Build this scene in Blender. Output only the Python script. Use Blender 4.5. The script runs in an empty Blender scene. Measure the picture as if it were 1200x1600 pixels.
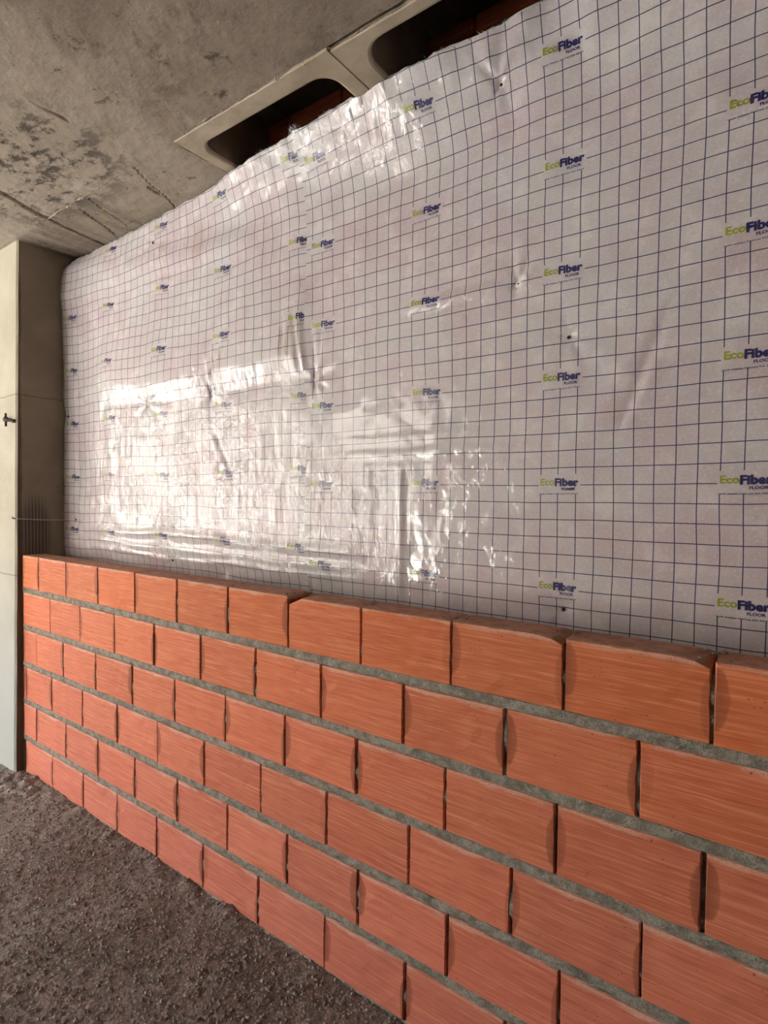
import bpy, bmesh, math, random
import numpy as np
from mathutils import Vector, Matrix

random.seed(7)
np.random.seed(7)
S = bpy.context.scene
COL = S.collection

# ------------------------------------------------------------------ camera
CAM_YAW, CAM_PITCH, CAM_ROLL = 0.6321, -0.0273, 0.0079
CAM_POS = (3.1906, -1.3279, 1.4960)
FOCAL_PX = 896.9                      # for the 1200 x 1600 frame
f = Vector((-math.sin(CAM_YAW) * math.cos(CAM_PITCH), math.cos(CAM_YAW) * math.cos(CAM_PITCH), math.sin(CAM_PITCH)))
r0 = Vector((math.cos(CAM_YAW), math.sin(CAM_YAW), 0))
u0 = r0.cross(f)
cr, sr = math.cos(CAM_ROLL), math.sin(CAM_ROLL)
right, up = cr * r0 + sr * u0, -sr * r0 + cr * u0
cam_data = bpy.data.cameras.new('camera')
cam = bpy.data.objects.new('camera', cam_data)
COL.objects.link(cam)
cam.matrix_world = Matrix(((right.x, up.x, -f.x, CAM_POS[0]), (right.y, up.y, -f.y, CAM_POS[1]),
                           (right.z, up.z, -f.z, CAM_POS[2]), (0, 0, 0, 1)))
cam_data.sensor_fit = 'VERTICAL'
cam_data.sensor_height = 24.0
cam_data.lens = FOCAL_PX / 1600 * 24.0
cam_data.clip_start = 0.05
S.camera = cam

# ------------------------------------------------------------------ world, light, exposure
W = bpy.data.worlds.new('overcast_sky')
S.world = W
W.use_nodes = True
bg = W.node_tree.nodes['Background']
bg.inputs['Color'].default_value = (0.86, 0.94, 1.0, 1)
bg.inputs['Strength'].default_value = 1.0
S.view_settings.view_transform = 'Standard'
S.view_settings.look = 'None'
S.view_settings.gamma = 1.0
S.view_settings.use_curve_mapping = False
S.view_settings.exposure = 4.45
S.cycles.use_denoising = True
S.cycles.max_bounces = 7
S.cycles.diffuse_bounces = 5
S.cycles.adaptive_threshold = 0.02

sun = bpy.data.lights.new('sun', 'SUN')
sun.energy = 11.0
sun.angle = math.radians(0.6)
sun.color = (1.0, 0.985, 0.96)
o = bpy.data.objects.new('sun', sun)        # high behind the building: it lights the yard, not the room
o.rotation_euler = Vector((0.25, -0.55, -0.8)).to_track_quat('-Z', 'Y').to_euler()
COL.objects.link(o)

FAC_Y = -4.0                          # inner face of the open facade behind the camera
CEIL_Z = 2.83
# openings of the facade: (x0, x1, z0, z1)
OPENINGS = [(-7.6, -2.7, 0.55, 2.72), (-1.9, -0.45, 0.12, 2.65)]
for (ox0, ox1, oz0, oz1) in OPENINGS:  # sampling portals in the real openings (they give no light of their own)
    L = bpy.data.lights.new('window_portal', 'AREA')
    L.shape = 'RECTANGLE'
    L.size, L.size_y = ox1 - ox0, oz1 - oz0
    L.cycles.is_portal = True
    o = bpy.data.objects.new('window_portal', L)
    o.location = ((ox0 + ox1) / 2, FAC_Y - 0.1, (oz0 + oz1) / 2)
    o.rotation_euler = (math.radians(90), 0, math.radians(180))
    # an area lamp shines along its -Z: aim it at +y
    o.rotation_euler = Vector((0, 1, 0)).to_track_quat('-Z', 'Z').to_euler()
    COL.objects.link(o)
SIDE_OPENING = (-2.6, -0.25, 0.1, 2.7)   # y0, y1, z0, z1 in the left end wall
L = bpy.data.lights.new('window_portal', 'AREA')
L.shape = 'RECTANGLE'
L.size, L.size_y = SIDE_OPENING[1] - SIDE_OPENING[0], SIDE_OPENING[3] - SIDE_OPENING[2]
L.cycles.is_portal = True
o = bpy.data.objects.new('window_portal', L)
o.location = (-8.1, (SIDE_OPENING[0] + SIDE_OPENING[1]) / 2, (SIDE_OPENING[2] + SIDE_OPENING[3]) / 2)
o.rotation_euler = Vector((1, 0, 0)).to_track_quat('-Z', 'Z').to_euler()
COL.objects.link(o)


# ------------------------------------------------------------------ helpers
def link(name, me, parent=None, mat=None, kind=None):
    o = bpy.data.objects.new(name, me)
    COL.objects.link(o)
    if parent:
        o.parent = parent
    if mat is not None:
        for m in (mat if isinstance(mat, (list, tuple)) else [mat]):
            me.materials.append(m)
    if kind:
        o['kind'] = kind
    return o


def tag(o, label=None, cat=None, group=None):
    if label:
        o['label'] = label
    if cat:
        o['category'] = cat
    if group:
        o['group'] = group
    return o


def empty(name, loc=(0, 0, 0)):
    o = bpy.data.objects.new(name, None)
    o.location = loc
    o.empty_display_size = 0.1
    COL.objects.link(o)
    return o


def mesh(name, v, fc, smooth=False):
    me = bpy.data.meshes.new(name)
    me.from_pydata([tuple(map(float, p)) for p in v], [], [tuple(map(int, q)) for q in fc])
    if smooth:
        me.polygons.foreach_set('use_smooth', [True] * len(me.polygons))
    me.update()
    return me


def box_geo(x0, x1, y0, y1, z0, z1):
    v = [(x0, y0, z0), (x1, y0, z0), (x1, y1, z0), (x0, y1, z0), (x0, y0, z1), (x1, y0, z1), (x1, y1, z1), (x0, y1, z1)]
    fc = [(0, 3, 2, 1), (4, 5, 6, 7), (0, 1, 5, 4), (1, 2, 6, 5), (2, 3, 7, 6), (3, 0, 4, 7)]
    return v, fc


class Geo:
    def __init__(self):
        self.v, self.f = [], []

    def add(self, v, fc):
        n = len(self.v)
        self.v += [tuple(p) for p in v]
        self.f += [tuple(i + n for i in q) for q in fc]
        return self

    def box(self, *a):
        return self.add(*box_geo(*a))

    def tube(self, pts, rad, n=6):
        v, fc = [], []
        P = [Vector(p) for p in pts]
        for i, p in enumerate(P):
            t = (P[min(i + 1, len(P) - 1)] - P[max(i - 1, 0)]).normalized()
            a = t.orthogonal().normalized()
            b = t.cross(a)
            rr = rad[i] if isinstance(rad, (list, tuple)) else rad
            for k in range(n):
                an = 2 * math.pi * k / n
                v.append(p + rr * (math.cos(an) * a + math.sin(an) * b))
        for i in range(len(P) - 1):
            for k in range(n):
                fc.append((i * n + k, i * n + (k + 1) % n, (i + 1) * n + (k + 1) % n, (i + 1) * n + k))
        fc.append(tuple(range(n - 1, -1, -1)))
        fc.append(tuple(range((len(P) - 1) * n, len(P) * n)))
        return self.add(v, fc)

    def mesh(self, name, smooth=False):
        return mesh(name, self.v, self.f, smooth)


_rs = np.random.RandomState(11)
PERM = np.concatenate([_rs.permutation(512)] * 3)
GRAD = _rs.rand(512) * 2 * np.pi
GX, GY = np.cos(GRAD), np.sin(GRAD)


def perlin(x, y, seed=0):
    x = np.asarray(x, float) + seed * 17.31
    y = np.asarray(y, float) + seed * 9.77
    xi, yi = np.floor(x).astype(int), np.floor(y).astype(int)
    xf, yf = x - xi, y - yi
    u = xf * xf * xf * (xf * (xf * 6 - 15) + 10)
    w = yf * yf * yf * (yf * (yf * 6 - 15) + 10)

    def g(i, j):
        h = PERM[PERM[(xi + i) & 511] + ((yi + j) & 511)]
        return GX[h] * (xf - i) + GY[h] * (yf - j)
    a = g(0, 0) * (1 - u) + g(1, 0) * u
    b = g(0, 1) * (1 - u) + g(1, 1) * u
    return (a * (1 - w) + b * w) * 1.5


def fbm(x, y, oct=4, seed=0):
    s, a = 0, 1.0
    for i in range(oct):
        s = s + a * perlin(x * 2 ** i, y * 2 ** i, seed + i)
        a *= 0.5
    return s


def sstep(a, b, x):
    t = np.clip((x - a) / (b - a), 0, 1)
    return t * t * (3 - 2 * t)


def segdist(x, y, a, b):
    ax, ay = a
    bx, by = b
    dx, dy = bx - ax, by - ay
    t = np.clip(((x - ax) * dx + (y - ay) * dy) / (dx * dx + dy * dy), 0, 1)
    return np.hypot(x - ax - t * dx, y - ay - t * dy)


def grid_faces(nx, ny, flip=False):
    """faces of an nx x ny vertex grid indexed [i*ny + j]"""
    i, j = np.meshgrid(np.arange(nx - 1), np.arange(ny - 1), indexing='ij')
    a = (i * ny + j).ravel()
    q = np.stack([a, a + ny, a + ny + 1, a + 1], 1)
    return q[:, ::-1] if flip else q


def np_mesh(name, v, q, smooth=True, uv=None):
    me = bpy.data.meshes.new(name)
    n, m = len(v), len(q)
    me.vertices.add(n)
    me.vertices.foreach_set('co', np.asarray(v, np.float32).ravel())
    me.loops.add(m * 4)
    me.loops.foreach_set('vertex_index', np.asarray(q, np.int32).ravel())
    me.polygons.add(m)
    me.polygons.foreach_set('loop_start', np.arange(0, m * 4, 4, dtype=np.int32))
    me.polygons.foreach_set('loop_total', np.full(m, 4, np.int32))
    me.polygons.foreach_set('use_smooth', np.full(m, smooth))
    if uv is not None:
        l = me.uv_layers.new(name='print')
        l.data.foreach_set('uv', np.asarray(uv, np.float32)[np.asarray(q).ravel()].ravel())
    me.update(calc_edges=True)
    me.validate()
    return me


# ------------------------------------------------------------------ material helpers
class M:
    def __init__(self, name):
        self.m = bpy.data.materials.new(name)
        self.m.use_nodes = True
        self.t = self.m.node_tree
        self.n = self.t.nodes
        self.b = self.n['Principled BSDF']

    def lk(self, a, b):
        self.t.links.new(a, b)

    def new(self, typ, **kw):
        n = self.n.new(typ)
        for k, v in kw.items():
            setattr(n, k, v)
        return n

    def setin(self, node, key, val):
        s = node.inputs[key]
        if hasattr(val, 'is_output') or isinstance(val, bpy.types.NodeSocket):
            self.lk(val, s)
        else:
            s.default_value = val

    def coords(self, kind='Object'):
        return self.new('ShaderNodeTexCoord').outputs[kind]

    def mapping(self, vec, scale=(1, 1, 1), loc=(0, 0, 0), rot=(0, 0, 0)):
        n = self.new('ShaderNodeMapping')
        self.lk(vec, n.inputs['Vector'])
        n.inputs['Scale'].default_value = scale
        n.inputs['Location'].default_value = loc
        n.inputs['Rotation'].default_value = rot
        return n.outputs[0]

    def noise(self, vec, scale=5, detail=4, rough=0.55, dist=0, w=None, color=False):
        n = self.new('ShaderNodeTexNoise')
        if w is not None:
            n.noise_dimensions = '4D'
            self.setin(n, 'W', w)
        if vec is not None:
            self.lk(vec, n.inputs['Vector'])
        n.inputs['Scale'].default_value = scale
        n.inputs['Detail'].default_value = detail
        n.inputs['Roughness'].default_value = rough
        n.inputs['Distortion'].default_value = dist
        return n.outputs['Color' if color else 'Fac']

    def voro(self, vec, scale=5, feature='F1', out='Distance', rnd=1.0):
        n = self.new('ShaderNodeTexVoronoi', feature=feature)
        if vec is not None:
            self.lk(vec, n.inputs['Vector'])
        n.inputs['Scale'].default_value = scale
        n.inputs['Randomness'].default_value = rnd
        return n.outputs[out]

    def math(self, op, a, b=0.0, c=0.0, clamp=False):
        n = self.new('ShaderNodeMath', operation=op, use_clamp=clamp)
        for i, v in enumerate((a, b, c)):
            self.setin(n, i, v)
        return n.outputs[0]

    def ramp(self, fac, lo, hi, a=0.0, b=1.0, smooth=True):
        n = self.new('ShaderNodeMapRange', interpolation_type='SMOOTHSTEP' if smooth else 'LINEAR')
        self.setin(n, 'Value', fac)
        self.setin(n, 'From Min', lo)
        self.setin(n, 'From Max', hi)
        self.setin(n, 'To Min', a)
        self.setin(n, 'To Max', b)
        return n.outputs['Result']

    def mix(self, fac, a, b, blend='MIX'):
        n = self.new('ShaderNodeMix', data_type='RGBA', blend_type=blend, clamp_factor=True)
        self.setin(n, 0, fac)
        for s, v in ((n.inputs[6], a), (n.inputs[7], b)):
            if isinstance(v, bpy.types.NodeSocket):
                self.lk(v, s)
            else:
                s.default_value = (*v, 1) if len(v) == 3 else v
        return n.outputs[2]

    def sep(self, vec):
        n = self.new('ShaderNodeSeparateXYZ')
        self.lk(vec, n.inputs[0])
        return n.outputs

    def bump(self, h, strength=0.5, dist=0.01, normal=None):
        n = self.new('ShaderNodeBump')
        n.inputs['Strength'].default_value = strength
        n.inputs['Distance'].default_value = dist
        self.lk(h, n.inputs['Height'])
        if normal is not None:
            self.lk(normal, n.inputs['Normal'])
        return n.outputs[0]

    def out(self, color=None, rough=None, normal=None, **kw):
        for k, v in (('Base Color', color), ('Roughness', rough), ('Normal', normal)):
            if v is not None:
                if k == 'Base Color' and isinstance(v, tuple):
                    v = (*v, 1)
                self.setin(self.b, k, v)
        for k, v in kw.items():
            self.setin(self.b, k.replace('_', ' '), v)
        return self.m


def ellipse(m, X, Y, cx, cy, rx, ry):
    """1 inside an ellipse, falling smoothly to 0"""
    a = m.math('DIVIDE', m.math('SUBTRACT', X, cx), rx)
    b = m.math('DIVIDE', m.math('SUBTRACT', Y, cy), ry)
    d = m.math('ADD', m.math('MULTIPLY', a, a), m.math('MULTIPLY', b, b))
    return m.ramp(d, 0.15, 1.0, 1.0, 0.0)


# ---- fired clay
def make_brick_mat():
    m = M('fired_clay')
    co = m.coords('Object')
    info = m.new('ShaderNodeObjectInfo')
    rnd = info.outputs['Random']
    w = m.math('MULTIPLY', rnd, 57.0)
    tint = info.outputs['Color']
    base = m.mix(m.noise(co, 9, 3, w=w), (0.47, 0.125, 0.043), (0.57, 0.17, 0.066))
    base = m.mix(1.0, base, tint, 'MULTIPLY')
    # extrusion drag lines along the brick
    st0 = m.mapping(co, (5.0, 5.0, 190.0))
    coarse = m.noise(st0, 1.0, 2, 0.6, w=m.math('ADD', w, 3.0))
    base = m.mix(m.ramp(coarse, 0.52, 0.68, 0, 0.34), base, (0.72, 0.31, 0.165))
    base = m.mix(m.ramp(coarse, 0.47, 0.32, 0, 0.4), base, (0.30, 0.075, 0.028))
    st = m.mapping(co, (4.0, 4.0, 330.0))
    lines = m.noise(st, 1.0, 2, 0.6, w=w)
    st2 = m.mapping(co, (12.0, 12.0, 700.0))
    fine = m.noise(st2, 1.0, 1, 0.5, w=w)
    base = m.mix(m.ramp(lines, 0.56, 0.78, 0, 0.45), base, (0.72, 0.32, 0.18))
    base = m.mix(m.ramp(lines, 0.44, 0.26, 0, 0.5), base, (0.30, 0.075, 0.03))
    base = m.mix(m.ramp(fine, 0.5, 0.75, 0, 0.3), base, (0.78, 0.38, 0.22))
    # damp lobes beside the head joints
    s = m.sep(co)
    size = m.new('ShaderNodeAttribute', attribute_name='halflen', attribute_type='OBJECT').outputs['Fac']
    for sgn, k in ((1, 3.1), (-1, 7.7)):
        rr = m.math('FRACT', m.math('MULTIPLY', rnd, 13.7 * k))
        edge = m.math('SUBTRACT', size, m.math('MULTIPLY', s[0], sgn))
        z0 = m.math('MULTIPLY', m.math('SUBTRACT', rr, 0.62), 0.05)
        wob = m.math('MULTIPLY', m.math('SUBTRACT', m.noise(co, 26, 4, 0.65, w=w), 0.5), 1.1)
        a = m.math('DIVIDE', edge, m.math('ADD', 0.012, m.math('MULTIPLY', rr, 0.018)))
        b = m.math('DIVIDE', m.math('SUBTRACT', s[2], z0), 0.066)
        d = m.math('ADD', m.math('ADD', m.math('MULTIPLY', a, a), m.math('MULTIPLY', b, b)), wob)
        lob = m.math('MULTIPLY', m.ramp(d, 0.80, 1.12, 1.0, 0.0), m.ramp(a, 1.2, 0.0, 0.55, 1.0))
        amt = m.ramp(m.math('FRACT', m.math('MULTIPLY', rnd, 31.3 * k)), 0.25, 0.6, 0.0, 0.8)
        base = m.mix(m.math('MULTIPLY', lob, amt), base, (0.21, 0.058, 0.025))
    # pale mortar wash under the bed joint and a few smears
    n1 = m.noise(m.mapping(co, (10, 10, 22)), 1.0, 4, 0.6, w=w)
    top = m.ramp(m.math('ADD', s[2], m.math('MULTIPLY', m.math('SUBTRACT', n1, 0.5), 0.055)), 0.072, 0.086, 0, 1)
    grain = m.ramp(m.noise(co, 260, 2), 0.35, 0.6, 0.35, 1.0)
    base = m.mix(m.math('MULTIPLY', m.math('MULTIPLY', top, grain), 0.55), base, (0.60, 0.47, 0.40))
    sm = m.ramp(m.noise(m.mapping(co, (14, 14, 30)), 1.0, 5, 0.65, w=m.math('ADD', w, 9.0)), 0.67, 0.74, 0, 0.45)
    edge_any = m.ramp(m.math('ABSOLUTE', s[0]), 0.05, 0.13, 0.15, 1.0)
    base = m.mix(m.math('MULTIPLY', m.math('MULTIPLY', sm, edge_any), grain), base, (0.66, 0.55, 0.47))
    # pits
    pit = m.ramp(m.voro(m.mapping(co, (60, 60, 110)), 1.0), 0.10, 0.16, 1, 0)
    pit = m.math('MULTIPLY', pit, m.ramp(m.noise(co, 22, 2, w=w), 0.52, 0.62))
    base = m.mix(m.math('MULTIPLY', pit, 0.75), base, (0.12, 0.03, 0.015))
    # dust lying on the upper faces
    geo = m.new('ShaderNodeNewGeometry')
    nz = m.sep(geo.outputs['True Normal'])[2]
    base = m.mix(m.math('MULTIPLY', m.ramp(nz, 0.5, 0.9), m.ramp(m.noise(co, 25, 4), 0.3, 0.7, 0.35, 0.8)), base, (0.24, 0.105, 0.055))
    h = m.math('ADD', m.math('MULTIPLY', lines, 0.6), m.math('MULTIPLY', fine, 0.3))
    h = m.math('ADD', h, m.math('MULTIPLY', m.noise(co, 400, 2), 0.22))
    h = m.math('SUBTRACT', h, pit)
    return m.out(base, 0.82, m.bump(h, 0.45, 0.0016), Specular_IOR_Level=0.3)


def make_mortar_mat(name='cement_mortar', c0=(0.155, 0.137, 0.108), c1=(0.34, 0.31, 0.26)):
    m = M(name)
    co = m.coords('Object')
    n = m.noise(co, 30, 5, 0.65)
    g = m.noise(co, 330, 3, 0.6)
    base = m.mix(m.ramp(n, 0.3, 0.7), c0, c1)
    base = m.mix(m.ramp(g, 0.5, 0.34, 0, 0.7), base, (0.10, 0.09, 0.075))
    base = m.mix(m.ramp(g, 0.6, 0.72, 0, 0.5), base, (0.48, 0.46, 0.42))
    h = m.math('ADD', m.math('MULTIPLY', n, 0.5), g)
    return m.out(base, 0.95, m.bump(h, 0.9, 0.004), Specular_IOR_Level=0.2)


# ---- concrete of the ceiling
def make_ceiling_mat():
    m = M('raw_concrete_ceiling')
    co = m.coords('Object')
    s = m.sep(co)
    X, Y = s[0], s[1]
    big = m.noise(co, 1.7, 5, 0.6, 0.4)
    mid = m.noise(co, 9, 9, 0.7, 0.2)
    fine = m.noise(co, 120, 4, 0.65)
    base = m.mix(m.ramp(big, 0.35, 0.65), (0.245, 0.20, 0.155), (0.335, 0.28, 0.222))
    base = m.mix(m.ramp(mid, 0.55, 0.75, 0, 0.4), base, (0.36, 0.31, 0.25))
    base = m.mix(m.ramp(mid, 0.47, 0.27, 0, 0.7), base, (0.12, 0.09, 0.066))
    cloud = m.noise(m.mapping(co, (3.2, 4.5, 3), (2, 5, 1)), 1.0, 9, 0.74, 0.2)
    base = m.mix(m.ramp(cloud, 0.53, 0.68, 0, 0.65), base, (0.125, 0.095, 0.07))
    base = m.mix(m.ramp(cloud, 0.45, 0.32, 0, 0.5), base, (0.38, 0.325, 0.26))
    # the paler pour to the left of a ragged line, with mould on it
    line = m.math('ADD', m.math('SUBTRACT', X, m.math('MULTIPLY', Y, -0.30)), m.math('MULTIPLY', m.noise(co, 4, 3), 0.16))
    left = m.ramp(line, 1.24, 1.34, 1, 0)
    base = m.mix(m.math('MULTIPLY', left, 0.45), base, (0.40, 0.34, 0.265))
    mo = m.noise(m.mapping(co, (9, 13, 9)), 1.0, 9, 0.74, 0.15)
    mould = m.math('MULTIPLY', m.ramp(mo, 0.47, 0.58), ellipse(m, X, Y, 0.52, -0.27, 0.70, 0.42))
    base = m.mix(m.math('MULTIPLY', mould, 0.95), base, (0.05, 0.038, 0.029))
    pale = m.math('MULTIPLY', m.ramp(m.noise(co, 7, 5, 0.6, 0.5), 0.52, 0.68), ellipse(m, X, Y, 0.42, -0.16, 0.42, 0.22))
    base = m.mix(m.math('MULTIPLY', pale, 0.6), base, (0.47, 0.42, 0.36))
    # darker old board print next to the insulation
    board = m.math('MULTIPLY', m.ramp(Y, -0.03, 0.0), m.ramp(X, 0.62, 0.50))
    grain = m.noise(m.mapping(co, (26, 3, 3)), 1.0, 5, 0.6)
    base = m.mix(m.math('MULTIPLY', board, m.ramp(grain, 0.35, 0.65, 0.15, 0.7)), base, (0.135, 0.105, 0.082))
    dk = m.ramp(m.noise(m.mapping(co, (12, 16, 9), (3, 1, 0)), 1.0, 7, 0.72), 0.60, 0.66)
    base = m.mix(m.math('MULTIPLY', dk, 0.75), base, (0.08, 0.06, 0.045))
    yel = m.math('MULTIPLY', m.ramp(m.noise(co, 11, 3), 0.66, 0.72), 0.35)
    base = m.mix(yel, base, (0.36, 0.24, 0.08))
    base = m.mix(m.ramp(fine, 0.42, 0.3, 0, 0.35), base, (0.10, 0.08, 0.06))
    h = m.math('ADD', m.math('MULTIPLY', mid, 1.0), m.math('MULTIPLY', fine, 0.35))
    return m.out(base, 0.9, m.bump(h, 0.5, 0.006), Specular_IOR_Level=0.25)


def make_concrete(name, c0, c1, dark=(0.1, 0.085, 0.07), scale=4.0, strength=0.35):
    m = M(name)
    co = m.coords('Object')
    a = m.noise(co, scale, 6, 0.6, 0.3)
    fine = m.noise(co, 90, 4, 0.6)
    base = m.mix(m.ramp(a, 0.3, 0.7), c0, c1)
    base = m.mix(m.ramp(m.noise(co, 17, 5, 0.7), 0.66, 0.78, 0, 0.5), base, dark)
    h = m.math('ADD', a, m.math('MULTIPLY', fine, 0.3))
    return m.out(base, 0.88, m.bump(h, strength, 0.005), Specular_IOR_Level=0.25)


def make_column_mat():
    m = M('cement_column')
    co = m.coords('Object')
    s = m.sep(co)
    X, Y, Z = s
    geo = m.new('ShaderNodeNewGeometry')
    nrm = m.sep(geo.outputs['True Normal'])
    side = m.ramp(nrm[0], 0.5, 0.9)          # the formed side towards the brick wall gets a darker colour
    a = m.noise(co, 3.5, 6, 0.6, 0.4)
    fine = m.noise(co, 110, 4, 0.6)
    front = m.mix(m.ramp(a, 0.3, 0.7), (0.285, 0.255, 0.195), (0.345, 0.315, 0.245))
    front = m.mix(m.ramp(Z, 1.5, 0.3, 0, 0.8), front, (0.33, 0.345, 0.335))  # bluish cast of the sky painted into the lower front
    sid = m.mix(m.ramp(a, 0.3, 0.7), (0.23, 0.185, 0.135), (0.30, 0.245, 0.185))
    # dark run of form oil along the arris, trowelled adhesive comb low down
    n2 = m.noise(m.mapping(co, (10, 10, 3)), 1.0, 4, 0.6)
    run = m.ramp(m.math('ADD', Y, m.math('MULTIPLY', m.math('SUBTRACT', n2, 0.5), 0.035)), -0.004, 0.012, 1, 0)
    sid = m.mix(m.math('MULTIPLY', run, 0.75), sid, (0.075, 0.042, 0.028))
    comb = ellipse(m, Y, Z, 0.07, 1.27, 0.10, 0.26)
    wv = m.math('SINE', m.math('MULTIPLY', Y, 2 * math.pi / 0.017))
    comb = m.math('MULTIPLY', comb, m.ramp(wv, -0.3, 0.5, 0.45, 1.0))
    sid = m.mix(m.math('MULTIPLY', comb, 0.85), sid, (0.045, 0.036, 0.034))
    spot = m.ramp(m.noise(co, 24, 3, 0.6), 0.70, 0.75)
    sid = m.mix(m.math('MULTIPLY', spot, 0.6), sid, (0.06, 0.045, 0.035))
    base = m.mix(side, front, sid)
    # pour lines
    wz = m.math('ADD', Z, m.math('MULTIPLY', m.noise(m.mapping(co, (6, 6, 1)), 1.0, 3), 0.03))
    for zc in (2.02, 1.06):
        d = m.math('ABSOLUTE', m.math('SUBTRACT', wz, zc + 0.015))
        base = m.mix(m.ramp(d, 0.001, 0.005, 0.6, 0), base, (0.10, 0.085, 0.06))
    # pencil scribble on the front
    scr = m.ramp(m.noise(m.mapping(co, (70, 70, 55)), 1.0, 2, 0.6, 1.5), 0.60, 0.66)
    scr = m.math('MULTIPLY', scr, ellipse(m, X, Z, -0.31, 1.57, 0.07, 0.16))
    base = m.mix(m.math('MULTIPLY', scr, m.math('MULTIPLY', m.ramp(nrm[1], -0.5, -0.9), 0.7)), base, (0.12, 0.11, 0.10))
    h = m.math('ADD', a, m.math('MULTIPLY', fine, 0.25))
    return m.out(base, 0.85, m.bump(h, 0.3, 0.004), Specular_IOR_Level=0.3)


def make_floor_mat():
    m = M('rough_screed')
    co = m.coords('Object')
    s = m.sep(co)
    big = m.noise(co, 2.6, 4, 0.6)
    mid = m.noise(co, 24, 5, 0.7)
    fine = m.noise(co, 150, 6, 0.75)
    v = m.voro(co, 95)
    base = m.mix(m.ramp(big, 0.35, 0.65), (0.12, 0.09, 0.075), (0.20, 0.163, 0.145))
    base = m.mix(m.ramp(m.noise(m.mapping(co, (1, 1, 1), (4, 2, 0)), 4.0, 3), 0.56, 0.7, 0, 0.5), base, (0.15, 0.085, 0.062))
    base = m.mix(m.ramp(mid, 0.5, 0.72, 0, 0.55), base, (0.25, 0.215, 0.19))
    base = m.mix(m.ramp(mid, 0.45, 0.25, 0, 0.7), base, (0.045, 0.034, 0.028))
    base = m.mix(m.ramp(fine, 0.56, 0.70, 0, 0.8), base, (0.46, 0.415, 0.375))
    base = m.mix(m.ramp(fine, 0.45, 0.31, 0, 0.85), base, (0.035, 0.027, 0.022))
    # paler tone by the column foot
    pale_foot = m.math('MULTIPLY', ellipse(m, s[0], s[1], -0.15, -0.25, 0.9, 0.45), m.ramp(m.noise(co, 7, 4), 0.3, 0.65, 0.2, 1))
    base = m.mix(m.math('MULTIPLY', pale_foot, 0.45), base, (0.33, 0.30, 0.27))
    h = m.math('ADD', m.math('MULTIPLY', mid, 0.8), m.math('MULTIPLY', fine, 0.5))
    h = m.math('SUBTRACT', h, m.math('MULTIPLY', v, 0.45))
    base = m.mix(m.ramp(v, 0.40, 0.70, 0, 0.35), base, (0.040, 0.031, 0.026))
    cell = m.voro(co, 95, out='Color')
    base = m.mix(m.ramp(m.sep(cell)[0], 0.80, 0.95, 0, 0.4), base, (0.36, 0.31, 0.275))
    base = m.mix(m.ramp(m.sep(cell)[1], 0.7, 0.95, 0, 0.4), base, (0.20, 0.10, 0.07))
    rough = m.ramp(m.noise(co, 60, 3), 0.4, 0.7, 0.9, 0.5)
    return m.out(base, rough, m.bump(h, 0.9, 0.007), Specular_IOR_Level=0.35)


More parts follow.
